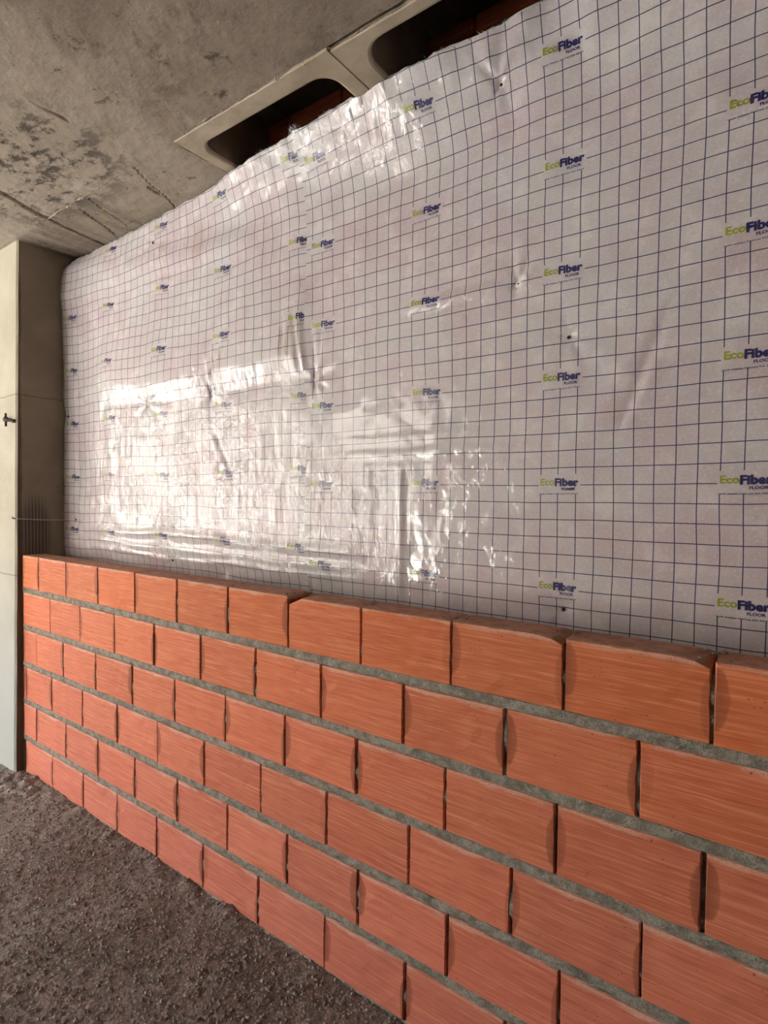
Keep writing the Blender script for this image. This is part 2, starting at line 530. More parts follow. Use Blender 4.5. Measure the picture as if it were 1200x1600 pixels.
# ---- insulation film: print lattice in metres (UV), clear glossy skin over a pale fleece
def make_film_mat():
    m = M('printed_insulation_film')
    uv = m.new('ShaderNodeUVMap', uv_map='print').outputs[0]
    s = m.sep(uv)
    U, V = s[0], s[1]
    co = m.coords('Object')

    def near(x, period):
        q = m.math('DIVIDE', x, period)
        return m.math('MULTIPLY', m.math('ABSOLUTE', m.math('SUBTRACT', m.math('FRACT', m.math('ADD', q, 0.5)), 0.5)), period)
    hw = 0.0012
    lines = m.math('MAXIMUM', m.ramp(near(U, 0.05), hw * 0.7, hw * 1.3, 1, 0), m.ramp(near(V, 0.05), hw * 0.7, hw * 1.3, 1, 0))
    fu = m.math('MULTIPLY', m.math('FRACT', m.math('DIVIDE', m.math('ADD', U, 0.10), 0.45)), 0.45)
    fv = m.math('MULTIPLY', m.math('FRACT', m.math('DIVIDE', m.math('ADD', V, 0.10), 0.30)), 0.30)
    kn = m.math('MULTIPLY', m.math('COMPARE', fu, 0.10 + 0.0535, 0.0595), m.math('COMPARE', fv, 0.10 + 0.0025, 0.0285))
    lines = m.math('MULTIPLY', lines, m.math('SUBTRACT', 1.0, kn))
    # fleece seen through the film
    blot = m.noise(co, 3.2, 5, 0.65)
    blot2 = m.noise(co, 11, 4, 0.6)
    fib = m.noise(co, 160, 3, 0.7)
    base = m.mix(m.ramp(blot, 0.36, 0.66), (0.44, 0.42, 0.42), (0.44, 0.355, 0.37))
    base = m.mix(m.ramp(blot2, 0.5, 0.68, 0, 0.6), base, (0.55, 0.51, 0.505))
    base = m.mix(m.ramp(blot2, 0.46, 0.3, 0, 0.4), base, (0.36, 0.31, 0.315))
    base = m.mix(m.ramp(fib, 0.52, 0.72, 0, 0.5), base, (0.62, 0.585, 0.575))
    base = m.mix(m.ramp(fib, 0.46, 0.28, 0, 0.35), base, (0.32, 0.285, 0.28))
    sx = m.sep(co)
    smudge = m.math('MAXIMUM', ellipse(m, sx[0], sx[2], 0.98, 2.60, 0.06, 0.14), m.math('MULTIPLY', ellipse(m, sx[0], sx[2], 0.72, 2.60, 0.05, 0.12), 0.7))
    smudge = m.math('MAXIMUM', smudge, ellipse(m, sx[0], sx[2], 1.57, 2.12, 0.08, 0.13))
    dirt = m.math('MULTIPLY', smudge, m.ramp(m.noise(m.mapping(co, (14, 14, 5)), 1.0, 4), 0.35, 0.65, 0.1, 0.5))
    base = m.mix(dirt, base, (0.34, 0.27, 0.20))
    col = m.mix(m.math('MULTIPLY', lines, 0.97), base, (0.012, 0.011, 0.06))
    # crinkles live in the clear skin only
    wn = m.noise(co, 6, 3, 0.6, color=True)
    wp = m.new('ShaderNodeMix', data_type='VECTOR')
    wp.inputs[0].default_value = 0.12
    m.lk(co, wp.inputs[4])
    m.lk(wn, wp.inputs[5])
    warped = wp.outputs[1]
    c1 = m.voro(m.mapping(warped, (26, 26, 15), rot=(0, 0.5, 0)), 1.0, feature='DISTANCE_TO_EDGE')
    c2 = m.voro(m.mapping(warped, (60, 60, 38), rot=(0, -0.3, 0)), 1.0, feature='DISTANCE_TO_EDGE')
    c3 = m.noise(m.mapping(co, (40, 40, 30)), 1.0, 5, 0.65)
    ridge1 = m.ramp(c1, 0.0, 0.25, 1, 0)
    ridge2 = m.ramp(c2, 0.0, 0.3, 1, 0)
    P = m.sep(co)
    top = m.math('MULTIPLY', m.ramp(P[2], 2.42, 2.60), m.math('MULTIPLY', m.ramp(P[0], 1.35, 1.6), m.ramp(P[0], 2.75, 2.45)))
    roll = m.math('MULTIPLY', m.ramp(P[2], 1.90, 1.96), m.math('MULTIPLY', m.ramp(P[2], 2.14, 2.05), m.ramp(P[0], 1.75, 1.5)))
    lowr = m.math('MULTIPLY', m.ramp(P[2], 1.66, 1.56), m.ramp(P[0], 2.7, 2.0, 0, 0.55))
    low = m.math('MAXIMUM', lowr, m.math('MULTIPLY', m.ramp(P[2], 1.95, 1.80), m.ramp(P[0], 1.68, 1.60, 0, 0.8)))
    mid = m.math('MULTIPLY', m.ramp(P[2], 2.06, 2.11), m.math('MULTIPLY', m.ramp(P[2], 2.22, 2.15), m.math('MULTIPLY', m.ramp(P[0], 2.0, 2.1), m.ramp(P[0], 2.65, 2.5))))
    crush = m.math('MAXIMUM', m.math('MAXIMUM', m.math('MULTIPLY', top, 0.26), m.math('MULTIPLY', roll, 0.8)), m.math('MAXIMUM', low, mid))
    patch = m.math('MULTIPLY', m.ramp(m.noise(co, 5.5, 3), 0.40, 0.60, 0.15, 1.0), m.math('ADD', 0.16, m.math('MULTIPLY', crush, 0.84)))
    h = m.math('ADD', m.math('MULTIPLY', ridge1, 0.6), m.math('MULTIPLY', ridge2, 0.4))
    h = m.math('ADD', h, m.math('MULTIPLY', c3, 0.9))
    h = m.math('MULTIPLY', h, patch)
    # creased skin: small facets, each tipped its own way, longer than wide
    nrm = m.new('ShaderNodeNewGeometry').outputs['Normal']
    acc = None
    for sc, rot, amp in (((34, 34, 16), 0.55, 0.34), ((75, 75, 40), -0.4, 0.26), ((150, 150, 95), 0.2, 0.16)):
        fc = m.voro(m.mapping(warped, sc, rot=(0, rot, 0)), 1.0, out='Color')
        sub = m.new('ShaderNodeVectorMath', operation='SUBTRACT')
        m.lk(fc, sub.inputs[0])
        sub.inputs[1].default_value = (0.5, 0.5, 0.5)
        scl = m.new('ShaderNodeVectorMath', operation='SCALE')
        m.lk(sub.outputs[0], scl.inputs[0])
        m.lk(m.math('MULTIPLY', patch, amp), scl.inputs['Scale'])
        add = m.new('ShaderNodeVectorMath', operation='ADD')
        m.lk(scl.outputs[0], add.inputs[0])
        m.lk(acc if acc is not None else nrm, add.inputs[1])
        acc = add.outputs[0]
    nn = m.new('ShaderNodeVectorMath', operation='NORMALIZE')
    m.lk(acc, nn.inputs[0])
    cb = m.bump(h, 0.6, 0.004, nn.outputs[0])
    bb = m.bump(m.math('ADD', fib, m.math('MULTIPLY', h, 0.8)), 0.3, 0.0025)
    return m.out(col, 0.55, bb, Specular_IOR_Level=0.3, Coat_Weight=0.5, Coat_Roughness=0.06, Coat_IOR=1.55, Coat_Normal=cb)


def plain(name, c, rough=0.6, **kw):
    m = M(name)
    co = m.coords('Object')
    n = m.noise(co, 60, 3)
    d = tuple(x * 0.75 for x in c)
    return m.out(m.mix(n, d, c), rough, **kw)


MAT_BRICK = make_brick_mat()
MAT_MORTAR = make_mortar_mat()
MAT_CEIL = make_ceiling_mat()
MAT_BLOCK = make_concrete('moulded_slab_block', (0.34, 0.28, 0.20), (0.47, 0.40, 0.305), (0.17, 0.13, 0.09), 7.0)
MAT_BLOCK_IN = make_concrete('shade_toned_cavity', (0.13, 0.095, 0.07), (0.20, 0.15, 0.11), (0.08, 0.06, 0.045), 6.0)  # darker brown puts the shade inside the opening into the colour
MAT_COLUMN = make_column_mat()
MAT_FLOOR = make_floor_mat()
MAT_FILM = make_film_mat()
MAT_FELT = plain('white_fibre', (0.72, 0.70, 0.68), 0.95, Specular_IOR_Level=0.1)
MAT_GREEN = plain('green_print', (0.27, 0.31, 0.006), 0.5, Coat_Weight=0.5, Coat_Roughness=0.2)
MAT_NAVY = plain('navy_print', (0.008, 0.008, 0.09), 0.5, Coat_Weight=0.5, Coat_Roughness=0.2)
MAT_IRON = plain('rusty_iron', (0.022, 0.013, 0.009), 0.7, Metallic=0.4)
MAT_STRING = plain('nylon_string', (0.75, 0.73, 0.68), 0.6)
MAT_SHELL = make_concrete('plain_wall_concrete', (0.50, 0.47, 0.42), (0.58, 0.55, 0.50))
MAT_OUTSIDE = make_concrete('dark_blocker_render', (0.15, 0.13, 0.115), (0.21, 0.19, 0.17), scale=0.7)  # kept dark so the added building mass dims the film's reflections
MAT_GROUND = make_concrete('pale_yard', (0.36, 0.345, 0.32), (0.43, 0.415, 0.39), scale=0.5)

# ------------------------------------------------------------------ room shell
X_L, X_R = -8.0, 5.0


def shell_box(name, *a, mat=MAT_SHELL):
    o = link(name, Geo().box(*a).mesh(name), None, mat, 'structure')
    return o


g = Geo()
xs = [X_L]
for (a, b, z0, z1) in OPENINGS:
    g.box(xs[-1], a, FAC_Y - 0.2, FAC_Y, -0.1, CEIL_Z)
    g.box(a, b, FAC_Y - 0.2, FAC_Y, -0.1, z0)
    g.box(a, b, FAC_Y - 0.2, FAC_Y, z1, CEIL_Z)
    xs.append(b)
g.box(xs[-1], X_R, FAC_Y - 0.2, FAC_Y, -0.1, CEIL_Z)
link('wall_front', g.mesh('wall_front'), None, MAT_SHELL, 'structure')
g = Geo()
sy0, sy1, sz0, sz1 = SIDE_OPENING
g.box(X_L - 0.2, X_L, FAC_Y - 0.2, sy0, -0.1, CEIL_Z).box(X_L - 0.2, X_L, sy1, 0.6, -0.1, CEIL_Z)
g.box(X_L - 0.2, X_L, sy0, sy1, -0.1, sz0).box(X_L - 0.2, X_L, sy0, sy1, sz1, CEIL_Z)
link('wall_left', g.mesh('wall_left'), None, MAT_SHELL, 'structure')
shell_box('wall_right', X_R, X_R + 0.2, FAC_Y - 0.2, 0.6, -0.1, CEIL_Z)
g = Geo()
g.box(-60, 40, -60, FAC_Y - 0.2, -0.5, -0.35).box(-60, X_L - 0.2, FAC_Y - 0.2, 30, -0.5, -0.35)
shell_box('added_sky_blocker', -45, 8, -17, -16, -0.4, 6.5, mat=MAT_OUTSIDE)      # unseen building mass, added to block low sky from the film's reflections
link('ground', g.mesh('ground'), None, MAT_GROUND, 'structure')

# back wall: an older hollow-brick wall, all but hidden by the insulation
wall_back = shell_box('wall_back', X_L, X_R, 0.375, 0.52, -0.1, 2.815, mat=MAT_MORTAR)
g = Geo()
g.box(X_L, X_R, 0.62, 0.75, 2.7, 3.35)
g.box(X_L, X_R, FAC_Y, 0.75, 3.3, 3.4)


# ceiling: finely modelled soffit in view, coarse slab beyond
def ceil_z(x, y):
    z = CEIL_Z + 0.004 * fbm(x * 2.2, y * 2.2, 4, 3) + 0.0012 * fbm(x * 22, y * 22, 3, 8)
    wob = 0.008 * perlin(x * 7, y * 7, 5)
    for a, b, wd, dp in GROOVES:
        d = np.abs(segdist(x + wob, y + wob, a, b))
        z = z + dp * np.exp(-(d / wd) ** 2)
    return z


GROOVES = [((0.19, -0.02), (0.27, -0.26), .010, .012), ((0.19, -0.02), (0.13, 0.29), .008, .012),
           ((1.037, -0.43), (1.029, -0.32), .005, .006), ((0.96, -0.02), (0.80, 0.27), .004, .006),
           ((0.42, 0.04), (0.30, 0.27), .004, .010), ((0.55, 0.0), (0.45, 0.25), .004, .004),
           ((0.86, 0.10), (0.84, 0.16), .006, .010)]


def soffit(x0, x1, y0, y1, step):
    nx, ny = int(round((x1 - x0) / step)) + 1, int(round((y1 - y0) / step)) + 1
    x, y = np.meshgrid(np.linspace(x0, x1, nx), np.linspace(y0, y1, ny), indexing='ij')
    x, y = x.ravel(), y.ravel()
    z = ceil_z(x, y)
    return np.stack([x, y, z], 1), grid_faces(nx, ny, flip=True)


vs, qs, n = [], [], 0
for reg in ((-1.2, 4.2, -1.8, -0.028, 0.012), (-1.2, 1.232, -0.028, 0.5, 0.012)):
    v, q = soffit(*reg)
    vs.append(v)
    qs.append(q + n)
    n += len(v)
for b in ((X_L, -1.2, FAC_Y, 0.6, CEIL_Z, 3.3), (4.2, X_R, FAC_Y, 0.6, CEIL_Z, 3.3), (-1.2, 4.2, FAC_Y, -1.8, CEIL_Z, 3.3),
          (-1.2, 4.2, -1.8, -0.028, 2.90, 3.3), (-1.2, 1.228, -0.028, 0.6, 2.90, 3.3)):
    v, q = box_geo(*b)
    vs.append(np.array(v))
    qs.append(np.array(q) + n)
    n += len(v)
v, q = g.v, g.f
vs.append(np.array(v))
qs.append(np.array(q) + n)
ceiling = link('ceiling', np_mesh('ceiling', np.concatenate(vs), np.concatenate(qs), False), None, MAT_CEIL, 'structure')


# crumbly ridges of grout squeezed out of the formwork joints
def ridge(a, b, wd, ht, seed, name='grout_ridge'):
    rs = np.random.RandomState(seed)
    n = int(math.hypot(b[0] - a[0], b[1] - a[1]) / 0.006)
    t = np.linspace(0, 1, n)
    x = a[0] + (b[0] - a[0]) * t
    y = a[1] + (b[1] - a[1]) * t + 0.006 * perlin(t * n * .05, t * 0, seed)
    amp = np.clip(0.25 + 0.9 * perlin(t * n * .09, t * 0 + 3.3, seed) + 0.4 * rs.rand(n), 0.05, 1.3) * np.clip(np.minimum(t, 1 - t) * 12, 0, 1)
    rows = []
    for k, (o, hh) in enumerate(((-1, -.15), (-.45, .7), (.1, 1), (.5, .55), (1, -.15))):
        rows.append(np.stack([x, y + o * wd * (0.5 + 0.7 * amp) + rs.randn(n) * wd * .15,
                              CEIL_Z - hh * ht * amp * (0.6 + 0.8 * rs.rand(n))], 1))
    v = np.stack(rows, 1).reshape(-1, 3)
    return link(name, np_mesh(name, v, grid_faces(n, 5, True), False), ceiling, MAT_GROUT)


MAT_GROUT = make_mortar_mat('pale_grout', (0.20, 0.165, 0.125), (0.36, 0.31, 0.245))
ridge((0.185, -0.018), (0.80, -0.03), 0.005, 0.008, 1)
ridge((0.78, -0.03), (1.0, -0.02), 0.004, 0.005, 2)
ridge((1.26, -0.032), (2.02, -0.024), 0.006, 0.008, 3)
ridge((2.02, -0.016), (2.8, -0.016), 0.005, 0.005, 4)
ridge((2.0135, -0.01), (2.012, 0.26), 0.003, 0.003, 5)
ridge((1.236, -0.02), (1.234, 0.26), 0.003, 0.004, 6)


# ------------------------------------------------------------------ hollow slab blocks with a rounded opening
def rounded(x0, x1, y0, y1, r, z, n=9):
    pts = []
    for cx, cy, a0 in ((x1 - r, y0 + r, -90), (x1 - r, y1 - r, 0), (x0 + r, y1 - r, 90), (x0 + r, y0 + r, 180)):
        for k in range(n):
            a = math.radians(a0 + 90 * k / (n - 1))
            pts.append((cx + r * math.cos(a), cy + r * math.sin(a), z))
    return pts


def slab_block(x0, x1, y0, y1, hole, label, rot=0.0):
    hx0, hx1, hy0, hy1, r = hole
    zb = 2.824
    loops = [rounded(x0, x1, y0, y1, 0.004, 3.2), rounded(x0, x1, y0, y1, 0.004, zb + 0.0025),
             rounded(x0 + .002, x1 - .002, y0 + .002, y1 - .002, 0.004, zb),
             rounded(hx0 - .012, hx1 + .012, hy0 - .012, hy1 + .012, r + .012, zb),
             rounded(hx0 - .004, hx1 + .004, hy0 - .004, hy1 + .004, r + .004, zb + .003),
             rounded(hx0, hx1, hy0, hy1, r, zb + .012),
             rounded(hx0 + .012, hx1 - .012, hy0 + .012, hy1 - .012, r, zb + .14),
             rounded(hx0 + .03, hx1 - .03, hy0 + .03, hy1 - .03, r, zb + .25),
             rounded(hx0 + .07, hx1 - .07, hy0 + .07, hy1 - .07, r - .02, zb + .28)]
    n = len(loops[0])
    v = [p for l in loops for p in l]
    fc = []
    for i in range(len(loops) - 1):
        for k in range(n):
            fc.append((i * n + k, (i + 1) * n + k, (i + 1) * n + (k + 1) % n, i * n + (k + 1) % n))
    fc.append(tuple((len(loops) - 1) * n + k for k in range(n - 1, -1, -1)))
    me = mesh('slab_block', v, fc)
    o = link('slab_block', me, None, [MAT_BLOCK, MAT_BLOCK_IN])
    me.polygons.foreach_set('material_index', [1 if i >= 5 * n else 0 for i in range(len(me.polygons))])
    tag(o, label, 'slab block', 'hollow slab blocks above the insulation')
    return o


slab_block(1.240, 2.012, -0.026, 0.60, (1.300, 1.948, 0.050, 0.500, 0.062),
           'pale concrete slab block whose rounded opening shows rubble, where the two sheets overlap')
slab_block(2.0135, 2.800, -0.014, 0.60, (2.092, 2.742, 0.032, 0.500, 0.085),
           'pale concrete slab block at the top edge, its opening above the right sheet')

# bricks of the old wall that rise into the openings
rs = random.Random(3)


def brick_mesh(L, H, D, seed, chip=None, name='brick'):
    """hollow-brick body: jittered arrises, slightly uneven faces; local origin at the middle of the front face, x along the wall"""
    rr = np.random.RandomState(seed)
    nx, nz = max(4, int(L / 0.026)), 7
    xs_ = np.linspace(-L / 2, L / 2, nx)
    zs_ = np.linspace(-H / 2, H / 2, nz)
    x, z = np.meshgrid(xs_, zs_, indexing='ij')
    b = 0.0022
    ex = np.minimum(x + L / 2, L / 2 - x) < 1e-6
    ez = np.minimum(z + H / 2, H / 2 - z) < 1e-6
    jx, jz = rr.randn(nx, nz) * 0.0008, rr.randn(nx, nz) * 0.0009
    X = x + np.where(ex, -np.sign(x) * b + jx, 0)
    Z = z + np.where(ez, -np.sign(z) * b + jz, 0)
    Y = 0.0006 * rr.randn(nx, nz) * (~(ex | ez)) 
    front = np.stack([X, Y, Z], -1).reshape(-1, 3)
    ring = [(i, 0) for i in range(nx)] + [(nx - 1, j) for j in range(1, nz)] + [(i, nz - 1) for i in range(nx - 2, -1, -1)] + [(0, j) for j in range(nz - 2, 0, -1)]
    v = [tuple(p) for p in front]
    fc = [tuple(q) for q in grid_faces(nx, nz)]
    n0 = len(v)
    m_ = len(ring)
    for i, j in ring:
        v.append((x[i, j], 0.0035 + abs(rr.randn()) * 0.0006, z[i, j]))
    for i, j in ring:
        v.append((x[i, j], D, z[i, j]))
    if chip:   # a broken upper corner: (side, length, depth)
        sgn, cl, cd = chip
        v = [(p[0], p[1], p[2] - max(0, cd * (1 - abs(p[0] - sgn * L / 2) / cl)) * (1 if p[2] > H / 2 - 0.035 else 0) * (1 if p[1] < 0.05 else 0.25)) if abs(p[0] - sgn * L / 2) < cl else p for p in v]
    for k in range(m_):
        i, j = ring[k]
        i2, j2 = ring[(k + 1) % m_]
        a, c = i * nz + j, i2 * nz + j2
        fc.append((c, a, n0 + k, n0 + (k + 1) % m_))
        fc.append((n0 + (k + 1) % m_, n0 + k, n0 + m_ + k, n0 + m_ + (k + 1) % m_))
    fc.append(tuple(n0 + m_ + k for k in range(m_)))
    me = mesh(name, v, fc)
    bm = bmesh.new()
    bm.from_mesh(me)
    bmesh.ops.recalc_face_normals(bm, faces=bm.faces)
    bm.to_mesh(me)
    bm.free()
    me.materials.append(MAT_BRICK)
    return me


def put_brick(me, x0, x1, zmid, y, parent, L, tint, tilt=0.0):
    o = bpy.data.objects.new('brick', me)
    COL.objects.link(o)
    o.parent = parent
    o.location = ((x0 + x1) / 2, y, zmid)
    o.scale = ((x1 - x0) / L, 1, 1)
    o.rotation_euler = (tilt, 0, 0)
    o.color = (*tint, 1)
    o['halflen'] = L / 2
    return o


old_lo = brick_mesh(0.28, 0.16, 0.07, 91)
old_hi = brick_mesh(0.28, 0.078, 0.07, 92)
for x0, x1 in ((1.335, 1.455), (1.465, 1.735), (1.745, 1.85), (2.125, 2.292), (2.302, 2.565), (2.575, 2.70)):
    put_brick(old_hi, x0, x1, 3.005, 0.36, wall_back, 0.28, (0.62, 0.50, 0.48))
for x0, x1 in ((1.335, 1.60), (1.61, 1.905), (2.125, 2.40), (2.41, 2.70)):
    put_brick(old_lo, x0, x1, 2.855, 0.36, wall_back, 0.28, (0.75, 0.72, 0.7))


def lump(name, c, r, seed, parent, mat, squash=(1, 1, 1)):
    bm = bmesh.new()
    bmesh.ops.create_icosphere(bm, subdivisions=2, radius=r)
    rr = random.Random(seed)
    for v_ in bm.verts:
        v_.co *= 0.75 + 0.5 * rr.random()
        v_.co = Vector((v_.co.x * squash[0] + c[0], v_.co.y * squash[1] + c[1], v_.co.z * squash[2] + c[2]))
    me = bpy.data.meshes.new(name)
    bm.to_mesh(me)
    bm.free()
    return link(name, me, parent, mat)


for k, (c, r, sq) in enumerate((((1.36, .372, 2.950), .022, (1.6, .6, .8)), ((1.45, .37, 2.948), .018, (1.5, .6, .8)), ((1.53, .37, 2.951), .02, (1.5, .6, .9)),
                                ((1.62, .37, 2.95), .024, (2.0, .6, .8)), ((1.74, .37, 2.95), .022, (2.2, .6, .7)), ((1.84, .37, 2.95), .022, (2.2, .6, .7)),
                                ((2.18, .37, 2.95), .022, (2.2, .6, .8)), ((2.29, .37, 2.952), .026, (2.0, .7, 1.0)), ((2.40, .37, 2.955), .03, (1.8, .7, .9)),
                                ((2.5, .37, 2.955), .028, (1.8, .7, .9)), ((2.6, .37, 2.952), .028, (1.8, .6, .9)))):
    lump('mortar_lump', c, r, 40 + k, wall_back, MAT_MORTAR, sq)

# ------------------------------------------------------------------ column at the left end
CX = -0.185


def col_front(z):
    return -0.043 + 0.036 * z / CEIL_Z


v, fc = [], []
zs = np.linspace(-0.05, CEIL_Z + 0.02, 60)
for z in zs:
    y = col_front(z) + 0.0012 * float(perlin(z * 5, 1.3, 2))
    ch = 0.012 + 0.003 * float(perlin(z * 9, 4.3, 2))
    x = CX + 0.0015 * float(perlin(z * 6, 8.3, 2))
    v += [(-0.80, 0.36, z), (-0.80, y, z), (x - ch, y, z), (x, y + 0.008, z), (x, 0.36, z)]
for i in range(len(zs) - 1):
    for k in range(5):
        fc.append((i * 5 + k, i * 5 + (k + 1) % 5, (i + 1) * 5 + (k + 1) % 5, (i + 1) * 5 + k))
fc += [(4, 3, 2, 1, 0), tuple((len(zs) - 1) * 5 + k for k in range(5))]
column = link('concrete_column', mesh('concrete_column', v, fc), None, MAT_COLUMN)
tag(column, 'concrete column with a pale cement front and dark side, at the left end of the brick wall', 'column')

# form tie sticking out of the column, nail and mason's string
g = Geo()
yz = col_front(1.89) - 0.006
g.tube([(-0.272, yz - .012, 1.925), (-0.272, yz - .012, 1.89), (-0.270, yz - .012, 1.855)], [.0055, .006, .0055], 8)
g.tube([(-0.272, yz - .012, 1.893), (-0.25, yz - .008, 1.888), (-0.232, yz - .004, 1.884), (-0.212, yz + .002, 1.880), (-0.196, yz + .008, 1.880)],
       [.016, .010, .006, .010, .009], 8)
tag(link('form_tie', g.mesh('form_tie', True), None, MAT_IRON), 'small dark T-shaped iron tie sticking out of the column edge', 'tie')
g = Geo()
yn = col_front(1.363)
g.tube([(-0.222, yn - .004, 1.366), (-0.220, yn + .004, 1.365)], [.006, .006], 8)
g.tube([(-0.221, yn, 1.3655), (-0.20, yn - .006, 1.363), (-0.188, yn - .001, 1.362)], .0028, 6)
tag(link('bent_nail', g.mesh('bent_nail', True), None, MAT_IRON), 'short bent nail in the column edge holding the string', 'nail')
g = Geo()
P0, P1 = Vector((-0.186, yn - .001, 1.362)), Vector((-0.100, 0.214, 1.352))
g.tube([P0.lerp(P1, t / 10) - Vector((0, 0, .003 * math.sin(math.pi * t / 10))) for t in range(11)], 0.0013, 5)
tag(link('mason_string', g.mesh('mason_string', True), None, MAT_STRING), "thin pale mason's string from the column edge to the left sheet", 'string')

# ------------------------------------------------------------------ floor
def floor_z(x, y):
    z = 0.005 * fbm(x * 3, y * 3, 3, 21) + 0.0022 * fbm(x * 16, y * 16, 3, 22) + 0.0042 * np.abs(fbm(x * 48, y * 48, 2, 23))
    # dirt and mortar droppings along the wall foot
    z = z + sstep(-0.10, 0.0, y) * (0.008 + 0.012 * np.clip(fbm(x * 9, y * 9, 3, 24), -.4, 1)) * sstep(2.6, 1.2, x)
    z = z + 0.022 * np.exp(-((x + 0.02) / 0.24) ** 2 - ((y + 0.07) / 0.09) ** 2) * (0.7 + 0.8 * fbm(x * 22, y * 22, 2, 25))
    return z - 0.008


x0, x1, y0, y1, st = -1.1, 3.6, -2.0, 0.012, 0.0095
nx, ny = int((x1 - x0) / st) + 1, int((y1 - y0) / st) + 1
x, y = np.meshgrid(np.linspace(x0, x1, nx), np.linspace(y0, y1, ny), indexing='ij')
x, y = x.ravel(), y.ravel()
fv = np.stack([x, y, floor_z(x, y)], 1)
fq = grid_faces(nx, ny)
bv, bq = box_geo(X_L, X_R, FAC_Y, 0.6, -0.3, -0.035)
floor = link('floor', np_mesh('floor', np.concatenate([fv, np.array(bv)]), np.concatenate([fq, np.array(bq) + len(fv)])), None, MAT_FLOOR, 'structure')
# loose grit, far too small to pick apart
rs_ = np.random.RandomState(5)
N = 24000
px = rs_.uniform(-0.9, 2.7, N)
py = -np.abs(rs_.beta(1.0, 1.4, N)) * 1.25
keep = ~((px < CX + .02) & (py > -0.06))
px, py = px[keep], py[keep]
pr = 0.0016 + 0.0055 * rs_.rand(len(px)) ** 3
pz = floor_z(px, py)
octv = np.array([(1, 0, 0), (-1, 0, 0), (0, 1, 0), (0, -1, 0), (0, 0, 1), (0, 0, -1)], float)
octf = np.array([(0, 2, 4), (2, 1, 4), (1, 3, 4), (3, 0, 4), (2, 0, 5), (1, 2, 5), (3, 1, 5), (0, 3, 5)])
V = octv[None] * (pr[:, None, None] * rs_.uniform(.6, 1.4, (len(px), 6, 1)))
ang = rs_.rand(len(px)) * 6.28
c_, s_ = np.cos(ang)[:, None], np.sin(ang)[:, None]
V = np.stack([V[..., 0] * c_ - V[..., 1] * s_, V[..., 0] * s_ + V[..., 1] * c_, V[..., 2] * .8], -1)
V += np.stack([px, py, pz + pr * .25], -1)[:, None]
Fg = (octf[None] + 6 * np.arange(len(px))[:, None, None]).reshape(-1, 3)
me = bpy.data.meshes.new('grit')
me.from_pydata(V.reshape(-1, 3).tolist(), [], Fg.tolist())
MAT_GRIT = make_concrete('grit', (0.09, 0.07, 0.06), (0.36, 0.32, 0.28), scale=38)
link('grit', me, floor, MAT_GRIT, 'stuff')

# ------------------------------------------------------------------ the new half-height brick wall
wall = empty('brick_wall', (0, 0, 0))
tag(wall, 'unfinished half-height wall of orange hollow bricks in grey mortar, in front of the insulation', 'wall')
HC, HB, DB = 0.1989, 0.1720, 0.11
# head-joint positions read off for each course (top course first), continued to the right at the same pitch
JOINTS = [
    [0.013, 0.309, 0.612, 0.918, 1.218, 1.525, 1.831, 2.137, 2.443, 2.744, 3.049],
    [0.138, 0.445, 0.753, 1.059, 1.364, 1.672, 1.977, 2.291, 2.599, 2.911],
    [-0.017, 0.277, 0.59, 0.895, 1.2, 1.511, 1.818, 2.123, 2.428, 2.731, 3.04],
    [-0.14, 0.152, 0.464, 0.77, 1.08, 1.387, 1.7, 2.004, 2.313, 2.62, 2.924],
    [-0.024, 0.297, 0.603, 0.912, 1.216, 1.522, 1.829, 2.131, 2.439, 2.745],
    [0.152, 0.465, 0.767, 1.073, 1.379, 1.688, 1.998, 2.304],
]
STD = 0.297
variants = [brick_mesh(STD, HB, DB, 200 + k) for k in range(12)]
chipped_l = brick_mesh(STD, HB, DB, 231, (-1, 0.06, 0.026))
chipped_r = brick_mesh(STD, HB, DB, 232, (1, 0.04, 0.016))
rb = random.Random(12)
mortar = Geo()


def rough_strip(x0, x1, z0, z1, yb, seed, proud, res=0.009):
    """bed joint: an uneven ribbon of mortar between two courses, running back to yb"""
    n = max(3, int((x1 - x0) / res))
    x = np.linspace(x0, x1, n)
    rr = np.random.RandomState(seed)
    nz = lambda k, sc: perlin(x * sc, x * 0 + k * 5.1, seed)
    rows = [np.stack([x, x * 0 + yb, x * 0 + z0 + .001], 1),
            np.stack([x, x * 0 + .006, x * 0 + z0 - .001], 1),
            np.stack([x, .0035 + .003 * nz(1, 25) + rr.randn(n) * .0006, z0 + .0005 + .002 * nz(2, 22)], 1),
            np.stack([x, -proud + .0015 + .0018 * nz(3, 30) + rr.randn(n) * .0004, z0 + (z1 - z0) * .33 + .002 * nz(4, 30)], 1),
            np.stack([x, -proud + .0015 + .0018 * nz(5, 30) + rr.randn(n) * .0004, z0 + (z1 - z0) * .68 + .002 * nz(6, 30)], 1),
            np.stack([x, .0025 + .003 * nz(7, 25) + rr.randn(n) * .0006, z1 - .0005 + .002 * nz(8, 22)], 1),
            np.stack([x, x * 0 + .006, x * 0 + z1 + .001], 1),
            np.stack([x, x * 0 + yb, x * 0 + z1 - .001], 1)]
    R = len(rows)
    v = np.stack(rows, 1).reshape(-1, 3)
    fcs = [tuple(q) for q in grid_faces(n, R)]
    fcs.append(tuple(range(R - 1, -1, -1)))
    fcs.append(tuple((n - 1) * R + k for k in range(R)))
    return v, fcs


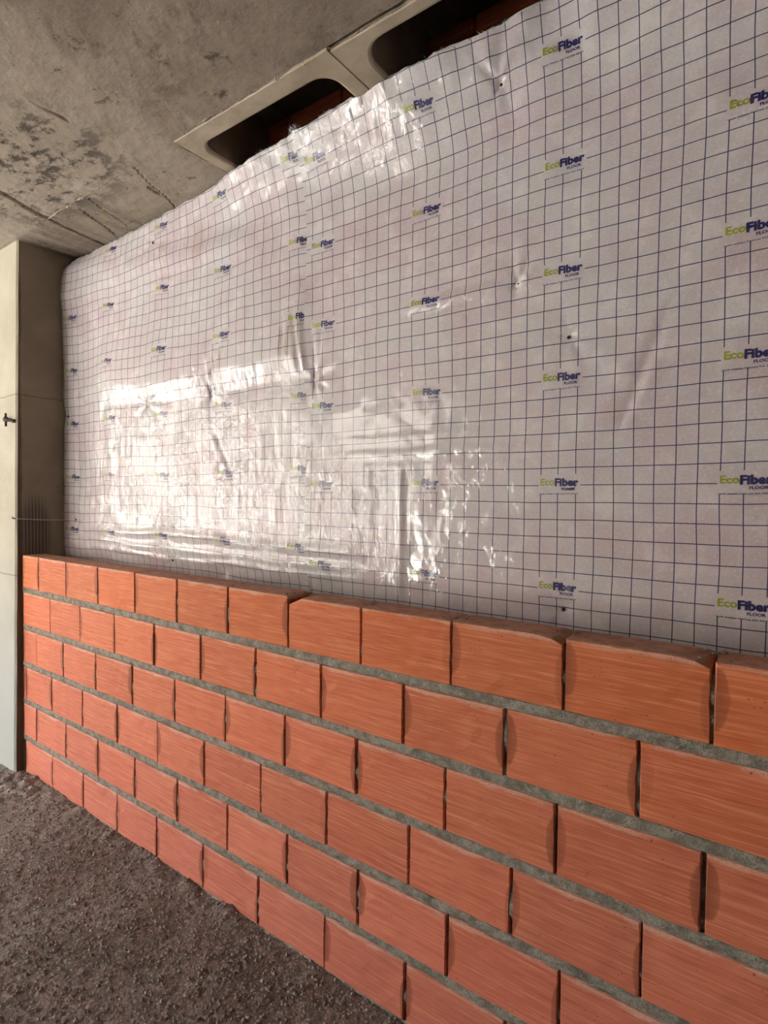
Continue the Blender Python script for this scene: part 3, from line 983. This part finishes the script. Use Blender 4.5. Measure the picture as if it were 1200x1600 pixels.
X_END = 3.95
for c, joints in enumerate(JOINTS):
    zb = HC * (5 - c)
    js = [CX + (0.012 if c != 5 else 0.03)] + [j for j in joints]
    while js[-1] < X_END - 0.16:
        js.append(js[-1] + 0.305)
    js.append(X_END)
    rj = random.Random(50 + c)
    gaps = [rj.choice([.0022, .003, .0038, .0045]) for _ in js]
    for k in range(len(js) - 1):
        a, b = js[k] + gaps[k], js[k + 1] - gaps[k + 1]
        if k == 0:
            a = js[0]
        Lb = b - a
        hue = rb.random()
        pink = (c / 5.0)
        val = 0.88 + 0.2 * rb.random()
        if c == 0:
            val *= 0.98
        tint = (val * (0.97 - 0.03 * pink), val * (0.86 + 0.09 * hue + 0.05 * pink), val * (0.80 + 0.85 * pink ** 0.8 + 0.2 * hue))
        if Lb > 0.2:
            me = variants[rb.randrange(12)]
            if c == 0 and k == 7:
                me = chipped_l
            elif c == 0 and k in (9, 10):
                me = chipped_r
            put_brick(me, a, b, zb + HB / 2 + rb.uniform(-.001, .001), rb.uniform(-.0015, .0015), wall, STD, tint, rb.uniform(-.006, .006))
        else:
            put_brick(brick_mesh(Lb, HB, DB, 300 + c * 20 + k), a, b, zb + HB / 2, rb.uniform(-.001, .001), wall, Lb, tint)
    # head-joint filling, set well back and patchy
    for k, j in enumerate(js[1:-1]):
        if j < CX + .05:
            continue
        rr = np.random.RandomState(900 + c * 40 + k)
        top_cut = 0.004 if c else 0.030
        n = 14
        z = np.linspace(zb + .001, zb + HB - top_cut, n)
        dep = 0.016 + 0.014 * perlin(z * 28, z * 0 + k * 3.7 + c, 31) - 0.012 * np.exp(-((z - zb - HB * .42) / .045) ** 2) * (rr.rand() < .6)
        dep = np.clip(dep, 0.002, 0.05)
        wd = gaps[k + 1] + .0006
        v = np.stack([np.stack([z * 0 + j + s * wd, d, z], 1) for s, d in ((-1, z * 0 + .10), (-1, dep), (1, dep), (1, z * 0 + .10))], 1).reshape(-1, 3)
        fcs = [tuple(q) for q in grid_faces(n, 4)] + [(0, 1, 2, 3), tuple((n - 1) * 4 + q for q in (3, 2, 1, 0))]
        mortar.add(v, fcs)
    # bed joint under this course (the lowest one squeezes out at the floor)
    v, fcs = rough_strip(CX + .006, X_END, zb - (HC - HB) if c < 5 else -0.04, zb, .105, 600 + c, .0 if c < 5 else .006)
    mortar.add(v, fcs)
# crumbs left on top of the wall at some joints
rr = random.Random(8)
for jx in JOINTS[0][5:] + [3.35]:
    for _ in range(9):
        cxx, cyy, rad = jx + rr.gauss(0, .018), rr.uniform(.006, .10), rr.uniform(.0025, .007)
        v = [(cxx + rad * a * rr.uniform(.7, 1.4), cyy + rad * b * rr.uniform(.7, 1.4), HC * 5 + HB + rad * .3 + rad * d * .6) for a, b, d in octv]
        mortar.add(v, [tuple(q) for q in octf])
me = mortar.mesh('mortar')
bm = bmesh.new()
bm.from_mesh(me)
bmesh.ops.recalc_face_normals(bm, faces=bm.faces)
bm.to_mesh(me)
bm.free()
link('mortar', me, wall, MAT_MORTAR)

# ------------------------------------------------------------------ insulation sheets
PINS_L = [(0.588, 1.94), (1.063, 1.949), (0.782, 1.185), (0.631, 2.707), (-0.09, 1.352), (-0.15, 1.93)]
PINS_R = [(1.686, 1.937), (2.493, 2.127), (2.647, 1.946), (2.644, 1.178), (2.444, 2.708)]


def slack(x, z, side):
    """in-plane drift of the slack film"""
    a = 1.6 if side == 'l' else 0.65
    dx = a * (0.007 * perlin(x * 2.6, z * 3.1, 71) + 0.0022 * perlin(x * 9, z * 7, 72))
    dz = a * (0.007 * perlin(x * 2.8, z * 2.6, 73) + 0.0020 * perlin(x * 8, z * 8, 74))
    return dx, dz


def gauss(d, w):
    return np.exp(-(d / w) ** 2)


def top_edge(x):
    xs_ = [-.25, 0.1, .4, .8, 1.1, 1.25, 1.45, 1.62, 1.70, 1.85, 2.0, 2.15, 2.34, 2.58, 2.9, 4.2]
    zt = [2.795, 2.808, 2.814, 2.815, 2.815, 2.814, 2.820, 2.827, 2.827, 2.825, 2.822, 2.822, 2.830, 2.85, 2.84, 2.84]
    yt = [.262, .275, .275, .265, .250, .218, .206, .205, .200, .188, .176, .170, .188, .220, .22, .22]
    return np.interp(x, xs_, zt), np.interp(x, xs_, yt)


def pin_dent(x, z, pins, y):
    for i, (a, b) in enumerate(pins):
        d = np.hypot(x - a, z - b)
        an = np.arctan2(z - b, x - a)
        y = y + 0.010 * np.exp(-d / 0.022) + 0.0026 * np.sin(an * 7 + i) * np.exp(-d / 0.08) * (1 - np.exp(-d / 0.012))
    return y


def creases(x, z, y, segs):
    for x0_, z0_, x1_, z1_, dep, wd in segs:
        L2 = (x1_ - x0_) ** 2 + (z1_ - z0_) ** 2
        t = np.clip(((x - x0_) * (x1_ - x0_) + (z - z0_) * (z1_ - z0_)) / L2, 0, 1)
        d = ((x - x0_) * (z1_ - z0_) - (z - z0_) * (x1_ - x0_)) / math.sqrt(L2)
        d = d + 0.006 * perlin(z * 9, x * 9, 75)
        end = np.clip(1 - np.hypot(x - x0_ - t * (x1_ - x0_), z - z0_ - t * (z1_ - z0_)) / .06, 0, 1)
        y = y + dep * end * (1 - t) ** 0.7 * (np.exp(-(d / wd) ** 2) - 0.8 * np.exp(-((d - 2 * wd) / (1.4 * wd)) ** 2))
    return y


CREASE_L = [(1.063, 1.949, 1.19, 2.28, .012, .012), (0.588, 1.94, 0.60, 2.06, .010, .010), (1.063, 1.949, 1.03, 2.12, .008, .010),
            (1.60, 2.02, 1.57, 2.25, .010, .012), (1.52, 2.05, 1.53, 2.2, .007, .010), (1.10, 1.75, 1.22, 1.55, .007, .016)]
CREASE_R = [(1.686, 1.937, 1.668, 2.16, .008, .009), (1.686, 1.937, 1.725, 2.15, .007, .009), (1.686, 1.937, 1.70, 1.84, .004, .008),
            (2.493, 2.127, 2.58, 2.27, .004, .010), (2.493, 2.127, 2.47, 2.26, .003, .008), (2.493, 2.127, 2.13, 2.09, .005, .012),
            (2.444, 2.708, 2.36, 2.80, .004, .009), (2.444, 2.708, 2.53, 2.79, .003, .010), (2.80, 1.72, 2.93, 2.05, .004, .014)]


def sheet_y_left(x, z):
    y = np.interp(x, [-.3, -.185, -.12, 0, .3, .6, 1.0, 1.7, 2], [.205, .216, .232, .242, .252, .262, .270, .281, .283])
    y = y + 0.007 * fbm(x * 1.7, z * 1.7, 2, 41) + 0.0036 * fbm(x * 6, z * 2.6, 3, 42) + 0.0010 * fbm(x * 22, z * 14, 2, 43)
    # quilt above the pin line hangs forward, pinched in at the pins
    zl = 1.945 + 0.01 * np.sin(x * 5)
    span = sstep(0.0, 0.35, x) * sstep(1.68, 1.58, x)
    dzl = z - zl
    roll = np.clip(dzl / (0.085 + 0.02 * perlin(x * 4, x * 0 + 6.1, 48)), 0, 1)
    y = y - span * (0.019 + 0.004 * perlin(x * 6, x * 0, 49)) * roll * sstep(0.60, 0.085, dzl)
    # crushed vertical folds below it
    lo = sstep(1.92, 1.8, z) * sstep(1.25, 1.38, z)
    y = y + lo * 0.0016 * fbm(x * 24 + 0.6 * z, z * 4, 3, 44)
    # tail folds just above the bricks
    for zc, wd, am in ((1.305, .020, .008), (1.245, .016, .006), (1.20, .012, .004)):
        zz = zc + 0.012 * perlin(x * 3, x * 0 + zc * 9, 45) - 0.012 * (x - .6)
        y = y - am * gauss(z - zz, wd) * sstep(-.1, .2, x)
    y = y + 0.012 * sstep(1.24, 1.1, z)
    # soft billows near the top
    y = y - 0.006 * gauss(z - 2.60 - 0.03 * np.sin(x * 4), .05) + 0.003 * fbm(x * 5, z * 9, 2, 46) * sstep(2.35, 2.55, z)
    zt, yt = top_edge(x)
    bw = np.interp(x, [-.1, .3, 1.2, 1.5], [.07, .15, .18, .24])
    k = np.clip((z - (zt - bw)) / bw, 0, 1)
    k = k ** np.interp(x, [.8, 1.2], [1.8, 1.2])
    y = y * (1 - k) + (yt + 0.003 * fbm(x * 16, z * 16, 3, 47)) * k
    y = creases(x, z, y, CREASE_L)
    return pin_dent(x, z, PINS_L, y)


def sheet_y_right(x, z):
    y = 0.280 + 0.003 * fbm(x * 1.3, z * 1.3, 2, 51) + 0.0012 * fbm(x * 7, z * 7, 3, 52)
    y = y + 0.0006 * fbm(x * 24, z * 24, 2, 53)
    # lap over the left sheet, lifted lip
    y = y - 0.005 * sstep(1.85, 1.70, x)
    # vertical creases low on the left half
    low = sstep(1.64, 1.55, z) * sstep(1.12, 1.2, z)
    for xc, wd, am in ((1.745, .022, .006), (1.86, .012, .0025), (2.085, .014, .007), (1.95, .014, .002)):
        y = y - low * am * gauss(x - xc - .008 * perlin(z * 5, z * 0 + xc, 54), wd)
    y = y + low * 0.0010 * fbm(x * 26, z * 6, 3, 55) * sstep(2.35, 2.1, x)
    # level creases
    for zc, wd, am, a, b in ((1.645, .014, .0035, 1.65, 2.65), (1.60, .010, .002, 1.9, 2.6), (2.125, .018, .005, 2.05, 2.62), (1.70, .012, .002, 1.65, 2.4)):
        zz = zc + .010 * perlin(x * 3, x * 0 + zc * 3, 56)
        y = y - am * gauss(z - zz, wd) * sstep(a - .05, a + .12, x) * sstep(b + .05, b - .15, x)
    # upright kink below the top
    y = y - 0.012 * np.clip(1 - np.abs(x - 2.575) / .10, 0, 1) * sstep(2.35, 2.72, z)
    # long diagonal crease to the right
    y = y - 0.002 * gauss((x - 2.86) - (z - 1.95) * .55, .02) * sstep(1.5, 1.65, z) * sstep(2.4, 2.2, z)
    zt, yt = top_edge(x)
    k = np.clip((z - (zt - .27)) / .27, 0, 1)
    k = k ** 1.25
    y = y * (1 - k) + (yt + 0.006 * fbm(x * 11, z * 9, 3, 57)) * k
    y = creases(x, z, y, CREASE_R[3:])
    y = pin_dent(x, z, PINS_R, y)
    lim = sheet_y_left(np.minimum(x, 1.74), z) - 0.008
    near = sstep(2.02, 1.74, x)
    y = y * (1 - near) + near * (0.35 * np.minimum(y, lim) + 0.65 * lim)
    return pin_dent(x, z, PINS_R[:1], creases(x, z, y, CREASE_R[:3]))


def lip_x(z):
    return 1.645 + 0.010 * perlin(z * 2.2, z * 0 + 1.0, 61) - 0.012 * gauss(z - 1.98, .12) + 0.02 * gauss(z - 1.13, .07)


def left_x(z):
    return CX + 0.004 + 0.010 * np.abs(perlin(z * 2.6, z * 0 + 2.0, 62)) + 0.012 * gauss(z - 1.95, .06)


Z_LOW = 0.85


def build_sheet(name, x_of, x1, yfun, u_off, v_off, v_pitch, label, step=0.0085):
    nx, nz = int((x1 - float(x_of(np.array(2.0)))) / step), int((2.85 - Z_LOW) / step)
    s, t = np.meshgrid(np.linspace(0, 1, nx), np.linspace(0, 1, nz), indexing='ij')
    s, t = s.ravel(), t.ravel()
    zt0 = 2.8
    z = Z_LOW + t * (zt0 - Z_LOW)
    xl = x_of(z)
    x = xl + s * (x1 - xl)
    zt, _ = top_edge(x)
    zt = zt + 0.006 * perlin(x * 9, x * 0 + .7, 63)
    z = Z_LOW + t * (zt - Z_LOW)
    uv = np.stack([x - u_off, (z - v_off) * 0.30 / v_pitch], 1)
    dx, dz = slack(x, z, 'l' if u_off == U_L else 'r')
    fade = np.clip(np.minimum(s, 1 - s) * 12, 0, 1) * np.clip((1 - t) * 14, 0, 1)
    x, z = x + dx * fade, z + dz * fade
    y = yfun(x, z)
    q = grid_faces(nx, nz)
    o = link(name, np_mesh(name, np.stack([x, y, z], 1), q, True, uv), None, MAT_FILM)
    tag(o, label, 'insulation', 'insulation sheets on the back wall')
    # fleece behind the film, its torn edge showing along the top
    i0 = int(0.13 / (x1 - 1.645) * nx) if u_off == U_R else 0     # the film alone laps over the other sheet
    fx, fz = x.reshape(nx, nz)[i0::3, ::3], z.reshape(nx, nz)[i0::3, ::3].copy()
    fy = y.reshape(nx, nz)[i0::3, ::3]
    bx, bz = fx.shape
    top = fz[:, -1] + 0.004 + 0.008 * np.random.RandomState(4).rand(bx)
    fz[:, -1] = top
    a = np.stack([fx, fy + .005, fz], -1).reshape(-1, 3)
    b = np.stack([fx, np.minimum(fy + .045, .352), fz], -1).reshape(-1, 3)
    qa = grid_faces(bx, bz)
    edge = [i * bz + bz - 1 for i in range(bx)]
    q2 = [(edge[i], edge[i + 1], edge[i + 1] + bx * bz, edge[i] + bx * bz) for i in range(bx - 1)]
    side0 = [(k + 1, k, k + bx * bz, k + 1 + bx * bz) for k in range(bz - 1)]
    q_all = np.concatenate([qa, qa[:, ::-1] + bx * bz, np.array(q2), np.array(side0)])
    link('fleece_backing', np_mesh('fleece_backing', np.concatenate([a, b]), q_all), o, MAT_FELT)
    # loose fibres along the top edge
    gg = Geo()
    rr = random.Random(int(u_off * 1000))
    for _ in range(420):
        i = rr.randrange(1, bx - 1)
        p = Vector((fx[i, -1] + rr.uniform(-.01, .01), fy[i, -1] + rr.uniform(0, .02), top[i] - .004))
        d = Vector((rr.uniform(-1, 1), rr.uniform(-.9, .3), rr.uniform(.1, 1))) * rr.uniform(.004, .014)
        gg.tube([p, p + d * .6, p + d + Vector((rr.uniform(-.003, .003), 0, -.002))], [.0007, .0006, .0003], 3)
    ff = link('fibre_fringe', gg.mesh('fibre_fringe'), o, MAT_FELT, 'stuff')
    return o


U_L, V_L = 1.553, 1.295
U_R, V_R = 1.675, 1.235
P_L, P_R = 0.2935, 0.2975          # the slack sheets gather a little in height
sheet_l = build_sheet('insulation_sheet', left_x, 1.76, sheet_y_left, U_L, V_L, P_L,
                      'white grid-printed insulation sheet next to the column, tucked under the other sheet')
sheet_r = build_sheet('insulation_sheet', lip_x, 4.1, sheet_y_right, U_R, V_R, P_R,
                      'large grid-printed insulation sheet on the right, lapped over the other sheet')

# torn tuft where the two sheets meet at the top
gg = Geo()
rr = random.Random(77)
for _ in range(70):
    p = Vector((1.645 + rr.gauss(0, .007), .218 + rr.gauss(0, .004), 2.838))
    d = Vector((-.055 * rr.random() + .006, -.006 * rr.random(), .034 * rr.random() + .002))
    gg.tube([p, p + d * .5 + Vector((rr.gauss(0, .004), 0, rr.gauss(0, .003))), p + d], [.0009, .0008, .0004], 3)
link('fibre_tuft', gg.mesh('fibre_tuft'), sheet_r, MAT_FELT, 'stuff')


# ---- printed logos, flat ink lying on the film
def text_geo(body, size, x, y, offset=0.0, space=1.0, shear=0.0, width=None, align='LEFT'):
    cu = bpy.data.curves.new('ink', 'FONT')
    cu.body = body
    cu.size = size
    cu.offset = offset
    cu.space_character = space
    cu.resolution_u = 3
    cu.fill_mode = 'FRONT'
    o = bpy.data.objects.new('ink', cu)
    COL.objects.link(o)
    dg = bpy.context.evaluated_depsgraph_get()
    me = o.evaluated_get(dg).to_mesh()
    v = np.array([p.co[:2] for p in me.vertices])
    fc = [tuple(p.vertices) for p in me.polygons]
    o.evaluated_get(dg).to_mesh_clear()
    bpy.data.objects.remove(o)
    bpy.data.curves.remove(cu)
    v[:, 0] -= v[:, 0].min()
    if width:
        v[:, 0] *= width / v[:, 0].max()
    if align == 'RIGHT':
        v[:, 0] -= v[:, 0].max()
    v[:, 0] += x
    v[:, 1] += y
    return v, fc


ink = []   # (verts, faces, material index)
ink.append((*text_geo('Eco', 0.0270, 0.0, 0.0005, offset=0.00075, width=0.0410), 0))
ink.append((*text_geo('Fiber', 0.0295, 0.0418, -0.0020, offset=0.0014, width=0.0660), 1))
ink.append((*text_geo('FLOOR', 0.0098, 0.0995, -0.0145, offset=0.0004, width=0.0385, align='RIGHT'), 1))
ink.append((*text_geo('Laudo Ac\u00fastico NatCona ACL 335/19', 0.0046, -0.003, -0.0262, offset=0.00018, width=0.1095), 1))
IV, IF, IM = [], [], []
for v, fc, mi in ink:
    n = len(IV)
    IV += v.tolist()
    IF += [tuple(i + n for i in q) for q in fc]
    IM += [mi] * len(fc)
# cut long ink triangles so that they follow the film
bm = bmesh.new()
bvs = [bm.verts.new((a, b, 0)) for a, b in IV]
for q, mi in zip(IF, IM):
    try:
        fce = bm.faces.new([bvs[i] for i in q])
        fce.material_index = mi
    except ValueError:
        pass
bmesh.ops.triangulate(bm, faces=bm.faces)
for _ in range(2):
    long_e = [e for e in bm.edges if e.calc_length() > 0.007]
    if long_e:
        bmesh.ops.subdivide_edges(bm, edges=long_e, cuts=1)
        bmesh.ops.triangulate(bm, faces=bm.faces)
bm.verts.ensure_lookup_table()
bm.verts.index_update()
IV = np.array([v.co[:2] for v in bm.verts])
IF = [tuple(v.index for v in q.verts) for q in bm.faces]
IM = [q.material_index for q in bm.faces]
bm.free()


def print_logo(sheet, yfun, u, v_, xmin):
    x, z = IV[:, 0] + u, IV[:, 1] + v_
    if x.max() < xmin:
        return
    dx, dz = slack(x, z, 'l' if yfun is sheet_y_left else 'r')
    fade = np.clip((2.79 - z) * 7, 0, 1)
    x, z = x + dx * fade, z + dz * fade
    y = yfun(x, z) - 0.0012
    if xmin > x.min():      # ink is cut off where the sheet ends
        x = np.maximum(x, xmin)
    me = bpy.data.meshes.new('printed_logo')
    me.from_pydata(np.stack([x, y, z], 1).tolist(), [], IF)
    me.materials.append(MAT_GREEN)
    me.materials.append(MAT_NAVY)
    me.polygons.foreach_set('material_index', IM)
    me.update()
    o = bpy.data.objects.new('printed_logo', me)
    COL.objects.link(o)
    o.parent = sheet


for c in range(0, 5):
    for k in range(0, 6):
        if float(top_edge(U_R + .45 * c)[0]) > V_R + P_R * k + .03:
            print_logo(sheet_r, sheet_y_right, U_R + .45 * c, V_R + P_R * k, -9)
for c in range(-3, 1):
    for k in range(0, 6):
        if V_L + P_L * k + .03 < 2.83:
            print_logo(sheet_l, sheet_y_left, U_L + .45 * c, V_L + P_L * k, CX + .012)
for k in range(0, 5):
    print_logo(sheet_l, sheet_y_left, U_L + .45 * -4 + .09, V_L + P_L * k, CX + .02)

# ---- fixing pins pressed through the sheets
for sheet, yfun, pins in ((sheet_l, sheet_y_left, PINS_L), (sheet_r, sheet_y_right, PINS_R)):
    for a, b in pins:
        yy = float(yfun(np.array([a]), np.array([b]))[0])
        gg = Geo()
        gg.tube([(a, yy + .02, b), (a, yy - .003, b), (a, yy - .006, b), (a, yy - .0075, b)], [.002, .003, .0056, .004], 8)
        link('fixing_pin', gg.mesh('fixing_pin', True), sheet, MAT_IRON)
